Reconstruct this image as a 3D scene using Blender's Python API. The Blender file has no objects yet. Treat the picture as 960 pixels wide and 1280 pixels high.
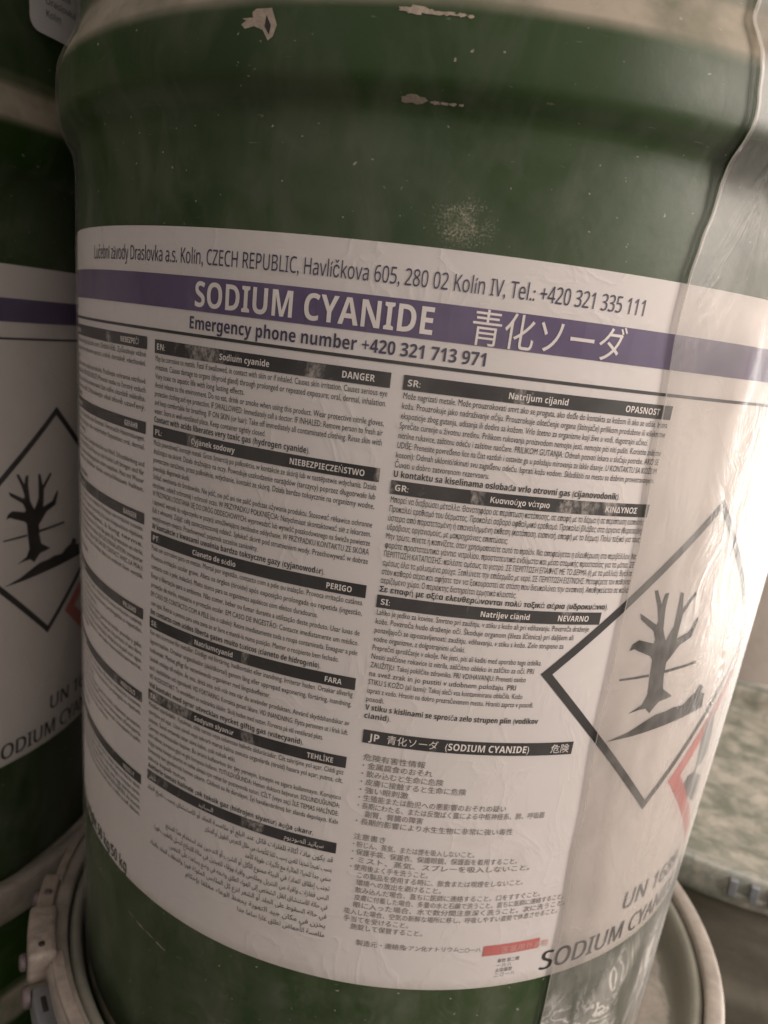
import bpy, bmesh, math, random
from mathutils import Vector, Matrix, noise

S = 0.19            # drum radius in metres; shapes below are written in drum radii
Z0 = 4.93           # height of the z = 0 reference line above the floor, in radii
random.seed(7)
scene = bpy.context.scene
col = scene.collection
PI = math.pi

# ------------------------------------------------------------------ camera, light, exposure
cam = bpy.data.cameras.new("camera")
cam.sensor_fit = 'HORIZONTAL'; cam.sensor_width = 36.0; cam.lens = 36.0
cam.clip_start = 0.01; cam.clip_end = 50.0
camo = bpy.data.objects.new("camera", cam); col.objects.link(camo)
yaw, pitch, roll = -0.0439, 0.2212, 0.1243
f = Vector((math.sin(yaw) * math.cos(pitch), math.cos(yaw) * math.cos(pitch), -math.sin(pitch)))
r = f.cross(Vector((0, 0, 1))).normalized(); u = r.cross(f)
r2 = r * math.cos(roll) + u * math.sin(roll); u2 = u * math.cos(roll) - r * math.sin(roll)
mt = Matrix((r2, u2, -f)).transposed().to_4x4()
mt.translation = Vector((0, -2.4146 * S, Z0 * S))
camo.matrix_world = mt
cam.dof.use_dof = True; cam.dof.focus_distance = 1.46 * S; cam.dof.aperture_fstop = 15.0
scene.camera = camo

w = bpy.data.worlds.new("World"); scene.world = w; w.use_nodes = True
bg = w.node_tree.nodes["Background"]
bg.inputs[0].default_value = (1.0, 0.905, 0.85, 1)
# the dim store room: lighter towards the open front and right, dark behind, low and at the left
wn = w.node_tree
tc = wn.nodes.new('ShaderNodeTexCoord'); dp = wn.nodes.new('ShaderNodeVectorMath'); dp.operation = 'DOT_PRODUCT'
dp.inputs[1].default_value = (0.42, -0.78, 0.42)
mr = wn.nodes.new('ShaderNodeMapRange'); mr.inputs[1].default_value = -0.35; mr.inputs[2].default_value = 0.75
mr.inputs[3].default_value = 0.02; mr.inputs[4].default_value = 0.57
wn.links.new(tc.outputs['Generated'], dp.inputs[0]); wn.links.new(dp.outputs['Value'], mr.inputs[0]); wn.links.new(mr.outputs[0], bg.inputs[1])

def area(name, az, el, dist, sx, sy, power, colr, target=(0, 0, -0.5)):
    L = bpy.data.lights.new(name, 'AREA'); L.shape = 'RECTANGLE'; L.size = sx * S; L.size_y = sy * S
    L.energy = power; L.color = colr
    o = bpy.data.objects.new(name, L); col.objects.link(o)
    a, e = math.radians(az), math.radians(el)
    d = Vector((math.sin(a) * math.cos(e), -math.cos(a) * math.cos(e), math.sin(e)))
    t = Vector(target)
    o.location = (t + d * dist + Vector((0, 0, Z0))) * S
    o.rotation_euler = (-d).to_track_quat('-Z', 'Y').to_euler()
    return o
area("doorway_light", 104, -4, 7.5, 1.7, 3.6, 10.0, (1.0, 0.96, 0.92), (0, 0, -0.55))
area("room_light", 60, 20, 7.0, 3.6, 3.0, 16.5, (1.0, 0.905, 0.85))
area("overhead_fill", 120, 70, 7.0, 4.0, 3.0, 8.5, (1.0, 0.91, 0.85))  # soft fill from above, added so the level lids get light

scene.view_settings.view_transform = 'Standard'
scene.view_settings.look = 'None'
scene.view_settings.exposure = 0.0
scene.view_settings.gamma = 1.0
scene.view_settings.use_curve_mapping = False
scene.render.engine = 'CYCLES'
scene.cycles.transparent_max_bounces = 10
scene.cycles.max_bounces = 6; scene.cycles.diffuse_bounces = 3; scene.cycles.glossy_bounces = 3

# ------------------------------------------------------------------ materials
def newmat(name):
    m = bpy.data.materials.new(name); m.use_nodes = True
    nt = m.node_tree; nt.nodes.clear()
    return m, nt
class NB:
    """small node helper"""
    def __init__(s, nt): s.nt = nt
    def n(s, t, **k):
        x = s.nt.nodes.new(t)
        for a, b in k.items(): setattr(x, a, b)
        return x
    def l(s, a, b): s.nt.links.new(a, b)
    def val(s, sock, v):
        if hasattr(v, 'is_output'): s.l(v, sock)
        else: sock.default_value = v
    def math(s, op, a, b=0.0, clamp=False):
        x = s.n('ShaderNodeMath', operation=op, use_clamp=clamp)
        s.val(x.inputs[0], a); s.val(x.inputs[1], b); return x.outputs[0]
    def mix(s, fac, a, b):
        x = s.n('ShaderNodeMix', data_type='RGBA')
        s.val(x.inputs[0], fac)
        for i, v in ((6, a), (7, b)):
            if hasattr(v, 'is_output'): s.l(v, x.inputs[i])
            else: x.inputs[i].default_value = (*v, 1)
        return x.outputs[2]
    def uv(s, sx=1, sy=1, loc=(0, 0, 0)):
        t = s.n('ShaderNodeUVMap'); m = s.n('ShaderNodeMapping')
        s.l(t.outputs[0], m.inputs[0]); m.inputs['Scale'].default_value = (sx, sy, 1); m.inputs['Location'].default_value = loc
        return m.outputs[0]
    def obj(s, sc=(1, 1, 1)):
        t = s.n('ShaderNodeTexCoord'); m = s.n('ShaderNodeMapping')
        s.l(t.outputs['Object'], m.inputs[0]); m.inputs['Scale'].default_value = sc
        return m.outputs[0]
    def noise(s, vec, scale, detail=4, rough=0.55, dist=0.0):
        x = s.n('ShaderNodeTexNoise'); s.l(vec, x.inputs['Vector'])
        x.inputs['Scale'].default_value = scale; x.inputs['Detail'].default_value = detail
        x.inputs['Roughness'].default_value = rough; x.inputs['Distortion'].default_value = dist
        return x.outputs[0]
    def ramp(s, v, lo, hi):
        x = s.n('ShaderNodeMapRange'); x.clamp = True
        s.val(x.inputs[0], v); x.inputs[1].default_value = lo; x.inputs[2].default_value = hi
        return x.outputs[0]
    def bump(s, h, strength, dist):
        x = s.n('ShaderNodeBump'); x.inputs['Strength'].default_value = strength; x.inputs['Distance'].default_value = dist
        s.l(h, x.inputs['Height']); return x.outputs[0]
    def bsdf(s, base, rough=0.5, metal=0.0, normal=None, spec=0.5):
        b = s.n('ShaderNodeBsdfPrincipled'); o = s.n('ShaderNodeOutputMaterial')
        if hasattr(base, 'is_output'): s.l(base, b.inputs['Base Color'])
        else: b.inputs['Base Color'].default_value = (*base, 1)
        s.val(b.inputs['Roughness'], rough); s.val(b.inputs['Metallic'], metal)
        b.inputs['Specular IOR Level'].default_value = spec
        if normal: s.l(normal, b.inputs['Normal'])
        s.l(b.outputs[0], o.inputs[0]); return b
    def upness(s):
        g = s.n('ShaderNodeNewGeometry'); x = s.n('ShaderNodeSeparateXYZ')
        s.l(g.outputs['Normal'], x.inputs[0]); return x.outputs[2]

def mat_green():
    m, nt = newmat("green_drum_paint"); b = NB(nt)
    ob = b.obj((1, 1, 1)); uv = b.uv()
    base = b.mix(b.ramp(b.noise(ob, 16, 5), 0.35, 0.7), (0.013, 0.041, 0.003), (0.022, 0.058, 0.007))
    # rubbed, dusty smears
    sm = b.ramp(b.noise(b.uv(5, 2.2), 1.3, 6, 0.62, 0.7), 0.48, 0.74)
    base = b.mix(b.math('MULTIPLY', sm, 0.30), base, (0.20, 0.19, 0.15))
    # dust and light sheen painted where metal faces upwards (shoulder of the bead)
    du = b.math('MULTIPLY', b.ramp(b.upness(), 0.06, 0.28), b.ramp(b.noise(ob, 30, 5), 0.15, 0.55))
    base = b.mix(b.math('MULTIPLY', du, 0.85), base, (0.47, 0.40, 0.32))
    # dense speckle of a dried splash: centre (u, v) in radii
    sx = b.n('ShaderNodeSeparateXYZ'); b.l(uv, sx.inputs[0])
    du_ = b.math('DIVIDE', b.math('SUBTRACT', sx.outputs[0], 0.010), 0.075)
    dv_ = b.math('DIVIDE', b.math('SUBTRACT', sx.outputs[1], 0.205), 0.058)
    d2 = b.math('ADD', b.math('MULTIPLY', du_, du_), b.math('MULTIPLY', dv_, dv_))
    fall = b.math('SUBTRACT', 1.0, d2, True)
    spk = b.ramp(b.math('ADD', b.noise(uv, 230, 4, 0.75), b.math('MULTIPLY', fall, 0.24)), 0.66, 0.86)
    spk = b.math('MULTIPLY', b.math('MULTIPLY', spk, b.ramp(fall, 0.0, 0.3)), b.ramp(b.noise(b.uv(26, 16, (2, 2, 0)), 1.0, 4, 0.6, 0.8), 0.40, 0.58))
    base = b.mix(b.math('MULTIPLY', spk, 0.75), base, (0.50, 0.45, 0.34))
    # sparse flecks
    fl = b.ramp(b.noise(uv, 70, 2, 0.5), 0.715, 0.75)
    base = b.mix(b.math('MULTIPLY', fl, 0.7), base, (0.42, 0.38, 0.30))
    # thin scratches
    sc = b.ramp(b.noise(b.uv(9, 60, (3, 1, 0)), 1.6, 2, 0.4, 2.2), 0.735, 0.76)
    base = b.mix(b.math('MULTIPLY', sc, 0.35), base, (0.25, 0.24, 0.18))
    nrm = b.bump(b.noise(ob, 60, 4), 0.12, 0.002)
    b.bsdf(base, b.math('ADD', 0.42, b.math('MULTIPLY', sm, 0.25)), 0.0, nrm, 0.4)
    return m

def mat_paper():
    m, nt = newmat("label_paper"); b = NB(nt); ob = b.obj()
    base = b.mix(b.ramp(b.noise(ob, 9, 5, 0.6), 0.3, 0.75), (0.68, 0.635, 0.615), (0.74, 0.70, 0.685))
    st = b.ramp(b.noise(b.uv(2.5, 4), 1.0, 7, 0.65, 0.6), 0.57, 0.80)
    base = b.mix(b.math('MULTIPLY', st, 0.34), base, (0.44, 0.38, 0.31))
    # rubbed streaks and a grimy lower edge
    rb = b.ramp(b.noise(b.uv(14, 2.2, (1, 4, 0)), 1.6, 5, 0.6, 1.4), 0.66, 0.80)
    base = b.mix(b.math('MULTIPLY', rb, 0.22), base, (0.36, 0.31, 0.26))
    sx = b.n('ShaderNodeSeparateXYZ'); b.l(b.uv(), sx.inputs[0])
    ed = b.math('MULTIPLY', b.ramp(b.math('ADD', sx.outputs[1], b.math('MULTIPLY', b.noise(b.uv(9, 9), 2.0, 5, 0.65), 0.05)), -1.355, -1.385), 0.35)
    base = b.mix(ed, base, (0.40, 0.35, 0.28))
    # faint wrinkles in the paper
    wr = b.noise(b.uv(3.0, 2.4, (5, 1, 0)), 1.7, 4, 0.5, 1.2)
    wk = b.math('POWER', b.math('SUBTRACT', 1.0, b.math('ABSOLUTE', b.math('MULTIPLY', b.math('SUBTRACT', wr, 0.5), 9.0)), True), 3.0)
    hh = b.math('ADD', b.math('MULTIPLY', wk, 0.6), b.math('MULTIPLY', b.noise(ob, 140, 4), 0.25))
    b.bsdf(base, 0.5, 0, b.bump(hh, 0.16, 0.0012), 0.35)
    return m

def mat_print(name, c, wear=0.0, worn=(0.42, 0.38, 0.35)):
    m, nt = newmat(name); b = NB(nt); ob = b.obj()
    base = b.mix(b.ramp(b.noise(ob, 40, 4), 0.3, 0.7), c, tuple(min(1, x * 1.25 + 0.004) for x in c))
    if wear > 0:
        wn = b.noise(b.uv(3.5, 1.6, (0.37, 0.2, 0)), 1.9, 6, 0.62, 0.5)
        fine = b.noise(b.uv(40, 22), 3.0, 4, 0.7)
        base = b.mix(b.math('MULTIPLY', b.math('MULTIPLY', b.ramp(wn, 0.585, 0.64), b.ramp(fine, 0.36, 0.60)), wear), base, worn)
    b.bsdf(base, 0.45, 0, None, 0.4)
    return m

def mat_film(name, haze, gloss, wr, seed, rough=0.2, foot_amt=0.0, crease=0.0):
    """thin stretch film: mostly clear, a milky haze and a glossy creased surface"""
    m, nt = newmat(name); b = NB(nt)
    # vertical stretch creases, broad swells and a few tight puckers
    h1 = b.noise(b.uv(4.5, 1.3, (seed, seed, 0)), 1.5, 5, 0.6, 1.1)
    h2 = b.noise(b.uv(2.0, 1.2, (seed * 2, 1, 0)), 1.6, 3, 0.5, 0.4)
    h3 = b.noise(b.uv(11, 4, (seed, 3, 0)), 1.4, 4, 0.6, 1.6)
    ridge = b.math('SUBTRACT', 1.0, b.math('ABSOLUTE', b.math('MULTIPLY', b.math('SUBTRACT', h1, 0.5), 6.0)), True)
    ridge = b.math('POWER', ridge, 3.0)
    hh = b.math('ADD', b.math('MULTIPLY', b.math('MULTIPLY', ridge, b.ramp(h2, 0.46, 0.62)), 0.30), b.math('ADD', b.math('MULTIPLY', h2, 2.6), b.math('MULTIPLY', h3, 0.10)))
    if crease:
        # a bundle of puckered creases on the flank
        cx = b.n('ShaderNodeSeparateXYZ'); b.l(b.uv(), cx.inputs[0])
        win = b.math('MULTIPLY', b.ramp(cx.outputs[0], 0.60, 0.74), b.math('MULTIPLY', b.ramp(cx.outputs[1], -0.85, -0.55), b.ramp(cx.outputs[1], 0.02, -0.15)))
        cn = b.noise(b.uv(4.0, 1.6, (2, 7, 0)), 2.2, 5, 0.6, 1.8)
        cr = b.math('POWER', b.math('SUBTRACT', 1.0, b.math('ABSOLUTE', b.math('MULTIPLY', b.math('SUBTRACT', cn, 0.5), 5.0)), True), 2.0)
        hh = b.math('ADD', hh, b.math('MULTIPLY', b.math('MULTIPLY', win, cr), crease))
    nrm = b.bump(hh, wr, 0.004)
    tr = b.n('ShaderNodeBsdfTransparent'); tr.inputs[0].default_value = (0.985, 0.975, 0.96, 1)
    gl = b.n('ShaderNodeBsdfGlossy'); gl.inputs['Roughness'].default_value = rough
    gl.inputs['Color'].default_value = (1, 0.98, 0.95, 1); b.l(nrm, gl.inputs['Normal'])
    df = b.n('ShaderNodeBsdfDiffuse'); df.inputs[0].default_value = (0.80, 0.75, 0.68, 1); b.l(nrm, df.inputs['Normal'])
    hz = b.math('MULTIPLY', b.math('ADD', 0.15, b.math('MULTIPLY', b.ramp(b.noise(b.uv(2.3, 2.0, (seed, 0, 0)), 1.2, 7, 0.62, 1.0), 0.36, 0.74), 2.2)), haze)
    hz = b.math('ADD', hz, b.math('MULTIPLY', ridge, haze * 0.35))
    sxyz = b.n('ShaderNodeSeparateXYZ'); b.l(b.uv(), sxyz.inputs[0])
    # where the film is pulled tight on the bead it clings and looks clear
    tight = b.math('MULTIPLY', b.ramp(sxyz.outputs[1], 0.385, 0.42), b.ramp(sxyz.outputs[1], 0.60, 0.54))
    hz = b.math('MULTIPLY', hz, b.math('SUBTRACT', 1.0, b.math('MULTIPLY', tight, 0.75)))
    foot = b.ramp(sxyz.outputs[1], -1.36, -1.50)
    cw = b.noise(b.uv(3.2, 2.2, (seed, 5, 0)), 1.5, 4, 0.55, 2.4)
    swirl = b.math('POWER', b.math('ABSOLUTE', b.math('SINE', b.math('MULTIPLY', cw, 20.0))), 6.0)
    patch = b.ramp(b.noise(b.uv(2.6, 0.9, (seed, 9, 0)), 2.2, 4, 0.6, 0.5), 0.42, 0.62)
    hz = b.math('ADD', hz, b.math('MULTIPLY', foot, b.math('MULTIPLY', patch, b.math('ADD', foot_amt * 0.5, b.math('MULTIPLY', swirl, foot_amt)))), True)
    m1 = b.n('ShaderNodeMixShader'); b.l(hz, m1.inputs[0]); b.l(tr.outputs[0], m1.inputs[1]); b.l(df.outputs[0], m1.inputs[2])
    fr = b.n('ShaderNodeFresnel'); fr.inputs['IOR'].default_value = 1.45; b.l(nrm, fr.inputs['Normal'])
    fac = b.math('MULTIPLY', fr.outputs[0], gloss, True)
    m2 = b.n('ShaderNodeMixShader'); b.l(fac, m2.inputs[0]); b.l(m1.outputs[0], m2.inputs[1]); b.l(gl.outputs[0], m2.inputs[2])
    o = b.n('ShaderNodeOutputMaterial'); b.l(m2.outputs[0], o.inputs[0])
    return m

def mat_dirty(name, base_a, base_b, dust, amount, rough=0.5, metal=0.0, scale=18, lo=0.42, hi=0.66, rim=None, dist=1.2):
    m, nt = newmat(name); b = NB(nt); ob = b.obj()
    base = b.mix(b.ramp(b.noise(ob, scale * 1.7, 5), 0.3, 0.7), base_a, base_b)
    dn = b.noise(ob, scale, 8, 0.68, dist)
    dm = b.math('MULTIPLY', b.ramp(dn, lo, hi), amount)
    base = b.mix(dm, base, dust)
    if rim:
        sp = b.n('ShaderNodeSeparateXYZ'); b.l(b.obj(), sp.inputs[0])
        rr_ = b.math('SQRT', b.math('ADD', b.math('POWER', sp.outputs[0], 2.0), b.math('POWER', sp.outputs[1], 2.0)))
        rm = b.ramp(b.math('ADD', rr_, b.math('MULTIPLY', b.noise(ob, 40, 5), 0.012)), 0.962 * S + 0.006, 0.975 * S + 0.006)
        base = b.mix(b.math('MULTIPLY', rm, 0.8), base, rim)
    fine = b.ramp(b.noise(ob, scale * 9, 4, 0.7), 0.55, 0.75)
    base = b.mix(b.math('MULTIPLY', fine, 0.32), base, tuple(x * 0.45 for x in dust))
    b.bsdf(base, b.math('ADD', rough, b.math('MULTIPLY', dm, 0.3)), metal, b.bump(b.noise(ob, scale * 6, 5), 0.25, 0.0015), 0.45)
    return m

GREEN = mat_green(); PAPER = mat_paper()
PURPLE = mat_print("purple_ink", (0.090, 0.062, 0.140), 0.12, (0.40, 0.36, 0.40))
INK = mat_print("black_ink", (0.022, 0.021, 0.022))
BARINK = mat_print("worn_black_ink", (0.022, 0.021, 0.022), 0.85)
VIOLET = mat_print("violet_ink", (0.040, 0.032, 0.075))
WHITEINK = mat_print("white_ink", (0.70, 0.65, 0.62))
RED = mat_print("red_ink", (0.50, 0.15, 0.14), 0.35, (0.6, 0.45, 0.42))
FADED = mat_print("faded_ink", (0.16, 0.145, 0.135))
GREYINK = mat_print("grey_ink", (0.10, 0.095, 0.10))
FILM = mat_film("thin_stretch_film", 0.028, 0.22, 0.06, 1.3, 0.40, 0.03)
FILM2 = mat_film("creased_stretch_film", 0.095, 1.1, 0.12, 4.1, 0.36, 0.48, 3.2)
EDGE = mat_film("film_edge", 0.40, 0.9, 0.2, 2.2, 0.25)
RING = mat_dirty("dusty_ring_metal", (0.30, 0.255, 0.215), (0.40, 0.35, 0.30), (0.50, 0.43, 0.36), 0.6, 0.45, 0.25, 45)
LATCH = mat_dirty("latch_metal", (0.33, 0.265, 0.22), (0.40, 0.325, 0.27), (0.20, 0.165, 0.14), 0.7, 0.5, 0.1, 50, 0.45, 0.62)
STEEL = mat_dirty("blue_grey_steel", (0.20, 0.21, 0.23), (0.28, 0.29, 0.31), (0.16, 0.14, 0.12), 0.5, 0.4, 0.4, 30)
RIVET = mat_dirty("pinkish_rivet", (0.11, 0.085, 0.085), (0.14, 0.105, 0.10), (0.18, 0.15, 0.13), 0.4, 0.4, 0.2, 40)
DARK = mat_dirty("dark_hole", (0.015, 0.013, 0.012), (0.02, 0.018, 0.016), (0.03, 0.03, 0.03), 0.2)
LIDDUST = mat_dirty("dusty_lid_paint", (0.36, 0.32, 0.27), (0.44, 0.39, 0.33), (0.62, 0.54, 0.46), 0.75, 0.5, 0, 42, 0.40, 0.62, rim=(0.17, 0.17, 0.13))
LIDGREEN = mat_dirty("green_lid_with_powder", (0.15, 0.155, 0.115), (0.20, 0.20, 0.155), (0.50, 0.45, 0.37), 0.92, 0.5, 0, 30, 0.38, 0.64, dist=0.35)
RINGGREEN = mat_dirty("green_grey_ring", (0.20, 0.22, 0.19), (0.28, 0.28, 0.24), (0.50, 0.44, 0.37), 0.7, 0.4, 0.2, 45)
PALE = mat_dirty("pale_dusty_paint", (0.40, 0.35, 0.305), (0.46, 0.40, 0.35), (0.52, 0.46, 0.40), 0.6, 0.5, 0, 8)
BODYDUST = mat_dirty("drab_dusty_paint", (0.085, 0.075, 0.055), (0.11, 0.095, 0.07), (0.19, 0.165, 0.13), 0.6, 0.6, 0, 10)
CHIP = mat_dirty("bare_chipped_metal", (0.42, 0.34, 0.27), (0.55, 0.46, 0.37), (0.13, 0.10, 0.07), 0.5, 0.5, 0.2, 70)
FLOOR = mat_dirty("dark_concrete", (0.10, 0.09, 0.08), (0.14, 0.125, 0.11), (0.2, 0.18, 0.16), 0.5, 0.8, 0, 3)

# ------------------------------------------------------------------ drum surface functions (radii, radians)
TAPER = 0.0431
def body_r(z): return 1 + TAPER * (z + 0.6)
FILMHOOP = [(0.29, 0.0), (0.33, 0.003), (0.355, 0.010), (0.385, 0.029), (0.41, 0.040), (0.45, 0.042), (0.50, 0.040), (0.525, 0.036),
            (0.548, 0.026), (0.572, 0.012), (0.60, 0.003), (0.64, 0.0)]
HOOP = [(0.345, 0.0), (0.366, 0.003), (0.380, 0.014), (0.392, 0.029), (0.408, 0.039), (0.45, 0.042), (0.50, 0.040), (0.525, 0.036),
        (0.548, 0.026), (0.572, 0.012), (0.60, 0.003), (0.64, 0.0)]
def lerp_tab(tab, x):
    if x <= tab[0][0]: return tab[0][1]
    for (a, b), (c, d) in zip(tab, tab[1:]):
        if x <= c:
            t = (x - a) / (c - a); t = t * t * (3 - 2 * t) if abs(d - b) > 0.02 else t
            return b + (d - b) * t
    return tab[-1][1]
def prof(z, film=False):
    base = body_r(min(z, 0.52)) - max(0, z - 0.52) * 0.02
    return base + max(lerp_tab(HOOP, z), lerp_tab(FILMHOOP, z) if film else 0)
def dent(t, z):
    fade = min(1, max(0, (z + 1.95) / 0.3))
    v = noise.noise(Vector((math.cos(t) * 1.7, math.sin(t) * 1.7, z * 1.3)))
    v2 = noise.noise(Vector((math.cos(t) * 5 + 9, math.sin(t) * 5, z * 4.0)))
    return (0.0050 * v + 0.0010 * v2) * fade
def rad(t, z, film=False): return prof(z, film) + dent(t, z)
BASEZ = -2.0
def P3(t, z, off=0.0, rr=None):
    q = (rad(t, z, off > 0.0075) if rr is None else rr) + off
    return Vector((q * math.sin(t), -q * math.cos(t), z - BASEZ)) * S

# ------------------------------------------------------------------ object helpers
def link(name, me, mats, parent=None, smooth=True):
    o = bpy.data.objects.new(name, me); col.objects.link(o)
    for m in (mats if isinstance(mats, (list, tuple)) else [mats]): me.materials.append(m)
    if smooth:
        for p in me.polygons: p.use_smooth = True
    if parent: o.parent = parent
    return o
def from_bm(name, bm, mats, parent=None, smooth=True):
    me = bpy.data.meshes.new(name); bm.to_mesh(me); bm.free()
    return link(name, me, mats, parent, smooth)
def sheet(t0, t1, z0, z1, nt, nz, off, fn=None, zs=None):
    """grid on the drum surface; UV = (arc, z) in radii"""
    bm = bmesh.new(); uvl = bm.loops.layers.uv.new("UVMap")
    closed = abs((t1 - t0) - 2 * PI) < 1e-6
    zs = zs or [z0 + (z1 - z0) * j / nz for j in range(nz + 1)]
    rows = []
    for z in zs:
        row = []
        for i in range(nt + 1):
            if closed and i == nt: row.append(row[0]); continue
            t = t0 + (t1 - t0) * i / nt
            if fn: t_, z_, o_ = fn(t, z, i / nt)
            else: t_, z_, o_ = t, z, off
            row.append(bm.verts.new(P3(t_, z_, o_)))
        rows.append(row)
    for j in range(len(zs) - 1):
        for i in range(nt):
            fc = bm.faces.new((rows[j][i], rows[j][i + 1], rows[j + 1][i + 1], rows[j + 1][i]))
            for lp, (k, jj) in zip(fc.loops, ((i, j), (i + 1, j), (i + 1, j + 1), (i, j + 1))):
                t = t0 + (t1 - t0) * k / nt
                if fn: t = fn(t, zs[jj], k / nt)[0]
                lp[uvl].uv = (t, zs[jj])
    return bm
def lathe(pts, n=160, zc=0.0):
    """closed turned profile (r, z) in radii"""
    bm = bmesh.new(); rings = []
    for (rr, z) in pts:
        if rr < 1e-6: rings.append([bm.verts.new(Vector((0, 0, z - BASEZ)) * S)])
        else: rings.append([bm.verts.new(P3(2 * PI * i / n, z, 0, rr)) for i in range(n)])
    for a, b in zip(rings, rings[1:]):
        for i in range(n):
            k = (i + 1) % n
            va = a[0:1] if len(a) == 1 else [a[i], a[k]]
            vb = b[0:1] if len(b) == 1 else [b[k], b[i]]
            try: bm.faces.new(va + vb)
            except ValueError: pass
    return bm
def sharp(o, deg=40):
    for p in o.data.polygons: p.use_smooth = True
    try: o.data.set_sharp_from_angle(angle=math.radians(deg))
    except Exception: pass

# bending flat artwork (x = arc, y = z in radii) on to the drum
def bend(bm, off, maxlen=0.05):
    bmesh.ops.triangulate(bm, faces=bm.faces[:])
    for _ in range(6):
        es = [e for e in bm.edges if abs(e.verts[0].co.x - e.verts[1].co.x) > maxlen]
        if not es: break
        bmesh.ops.subdivide_edges(bm, edges=es, cuts=1)
        bmesh.ops.triangulate(bm, faces=[q for q in bm.faces if len(q.verts) > 3])
    uvl = bm.loops.layers.uv.verify()
    for fc in bm.faces:
        for lp in fc.loops: lp[uvl].uv = (lp.vert.co.x, lp.vert.co.y)
    for v in bm.verts: v.co = P3(v.co.x, v.co.y, off + v.co.z)
D2R = PI / 180
OFF_LABEL, OFF_INK, OFF_INK2, OFF_FILM, OFF_FILM2 = 0.0030, 0.0042, 0.0049, 0.0080, 0.0115

# text -------------------------------------------------------------
AR = {}
for ch, base, nf in [('ا',0xFE8D,2),('ب',0xFE8F,4),('ة',0xFE93,2),('ت',0xFE95,4),('ث',0xFE99,4),('ج',0xFE9D,4),('ح',0xFEA1,4),('خ',0xFEA5,4),
                     ('د',0xFEA9,2),('ذ',0xFEAB,2),('ر',0xFEAD,2),('ز',0xFEAF,2),('س',0xFEB1,4),('ش',0xFEB5,4),('ص',0xFEB9,4),('ض',0xFEBD,4),
                     ('ط',0xFEC1,4),('ظ',0xFEC5,4),('ع',0xFEC9,4),('غ',0xFECD,4),('ف',0xFED1,4),('ق',0xFED5,4),('ك',0xFED9,4),('ل',0xFEDD,4),
                     ('م',0xFEE1,4),('ن',0xFEE5,4),('ه',0xFEE9,4),('و',0xFEED,2),('ى',0xFEEF,2),('ي',0xFEF1,4),('أ',0xFE83,2),('إ',0xFE87,2),('ئ',0xFE89,4)]:
    AR[ch] = (base, nf)
def shape_ar(s):
    out = []
    for i, ch in enumerate(s):
        if ch not in AR: out.append(ch); continue
        b, nf = AR[ch]
        prev = i > 0 and s[i - 1] in AR and AR[s[i - 1]][1] == 4
        nxt = i + 1 < len(s) and s[i + 1] in AR and nf == 4
        out.append(chr(b + (3 if prev and nxt else 1 if prev else 2 if nxt else 0)))
    return ''.join(reversed(out))

def humanist(s, bold):
    """the sans alphabet of the maths block: a humanist face like the label's"""
    o = ''
    for ch in s:
        if 'A' <= ch <= 'Z': o += chr((0x1D5D4 if bold else 0x1D5A0) + ord(ch) - 65)
        elif 'a' <= ch <= 'z': o += chr((0x1D5EE if bold else 0x1D5BA) + ord(ch) - 97)
        elif '0' <= ch <= '9': o += chr((0x1D7EC if bold else 0x1D7E2) + ord(ch) - 48)
        elif bold and 'α' <= ch <= 'ω': o += chr(0x1D770 + ord(ch) - 0x3B1)
        elif bold and 'Α' <= ch <= 'Ω': o += chr(0x1D756 + ord(ch) - 0x391)
        else: o += ch
    return o
def greek_fix(s, bold):
    if bold: return s
    s = ''.join({'Κ': 'K', 'Ρ': 'P', 'Μ': 'M'}.get(c, c) for c in s)
    return ''.join(chr(0x1D770 + ord(c) - 0x3B1) if c in 'θκπφψ' else c for c in s)
JOBS = []          # (bmesh key, text, x0, y, cap, width/None, xscale, align, bold, mat index, off)
def queue(key, text, x, y, cap, width=None, sx=1.0, align='L', bold=0.0, mi=0, off=OFF_INK, res=2, shear=0.0):
    text = greek_fix(text, bold >= 0.01)
    if bold >= 0.01 or cap > 0.014: text = humanist(text, bold >= 0.01)
    res = 3 if cap > 0.02 else 2
    if bold >= 0.01: bold = 0.004
    JOBS.append(dict(key=key, text=text, x=x, y=y, cap=cap, width=width, sx=sx, align=align, bold=bold, mi=mi, off=off, res=res, shear=shear))
ART = {}           # key -> list of bent bmeshes with material index
GLYPH = {}         # (char, resolution) -> (verts, faces, advance)
def load_glyphs(keys):
    objs = []
    for ch, res in keys:
        pair = []
        for body_ in (ch, ch + '.'):
            c = bpy.data.curves.new("lettering", 'FONT'); c.body = body_; c.resolution_u = res; c.fill_mode = 'BOTH'
            o = bpy.data.objects.new("lettering", c); col.objects.link(o); pair.append(o)
        objs.append(pair)
    bpy.context.view_layer.update()
    dg = bpy.context.evaluated_depsgraph_get()
    out = []
    for a, b in objs:
        me = bpy.data.meshes.new_from_object(a.evaluated_get(dg))
        vs = [tuple(v.co[:2]) for v in me.vertices]; fs = [tuple(q.vertices) for q in me.polygons]
        bpy.data.meshes.remove(me)
        out.append((vs, fs, max(q[0] for q in b.evaluated_get(dg).bound_box)))
    for p in objs:
        for o in p:
            c = o.data; bpy.data.objects.remove(o); bpy.data.curves.remove(c)
    return out
DOT0 = max(v[0] for v in load_glyphs([('.', 2)])[0][0])
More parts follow.
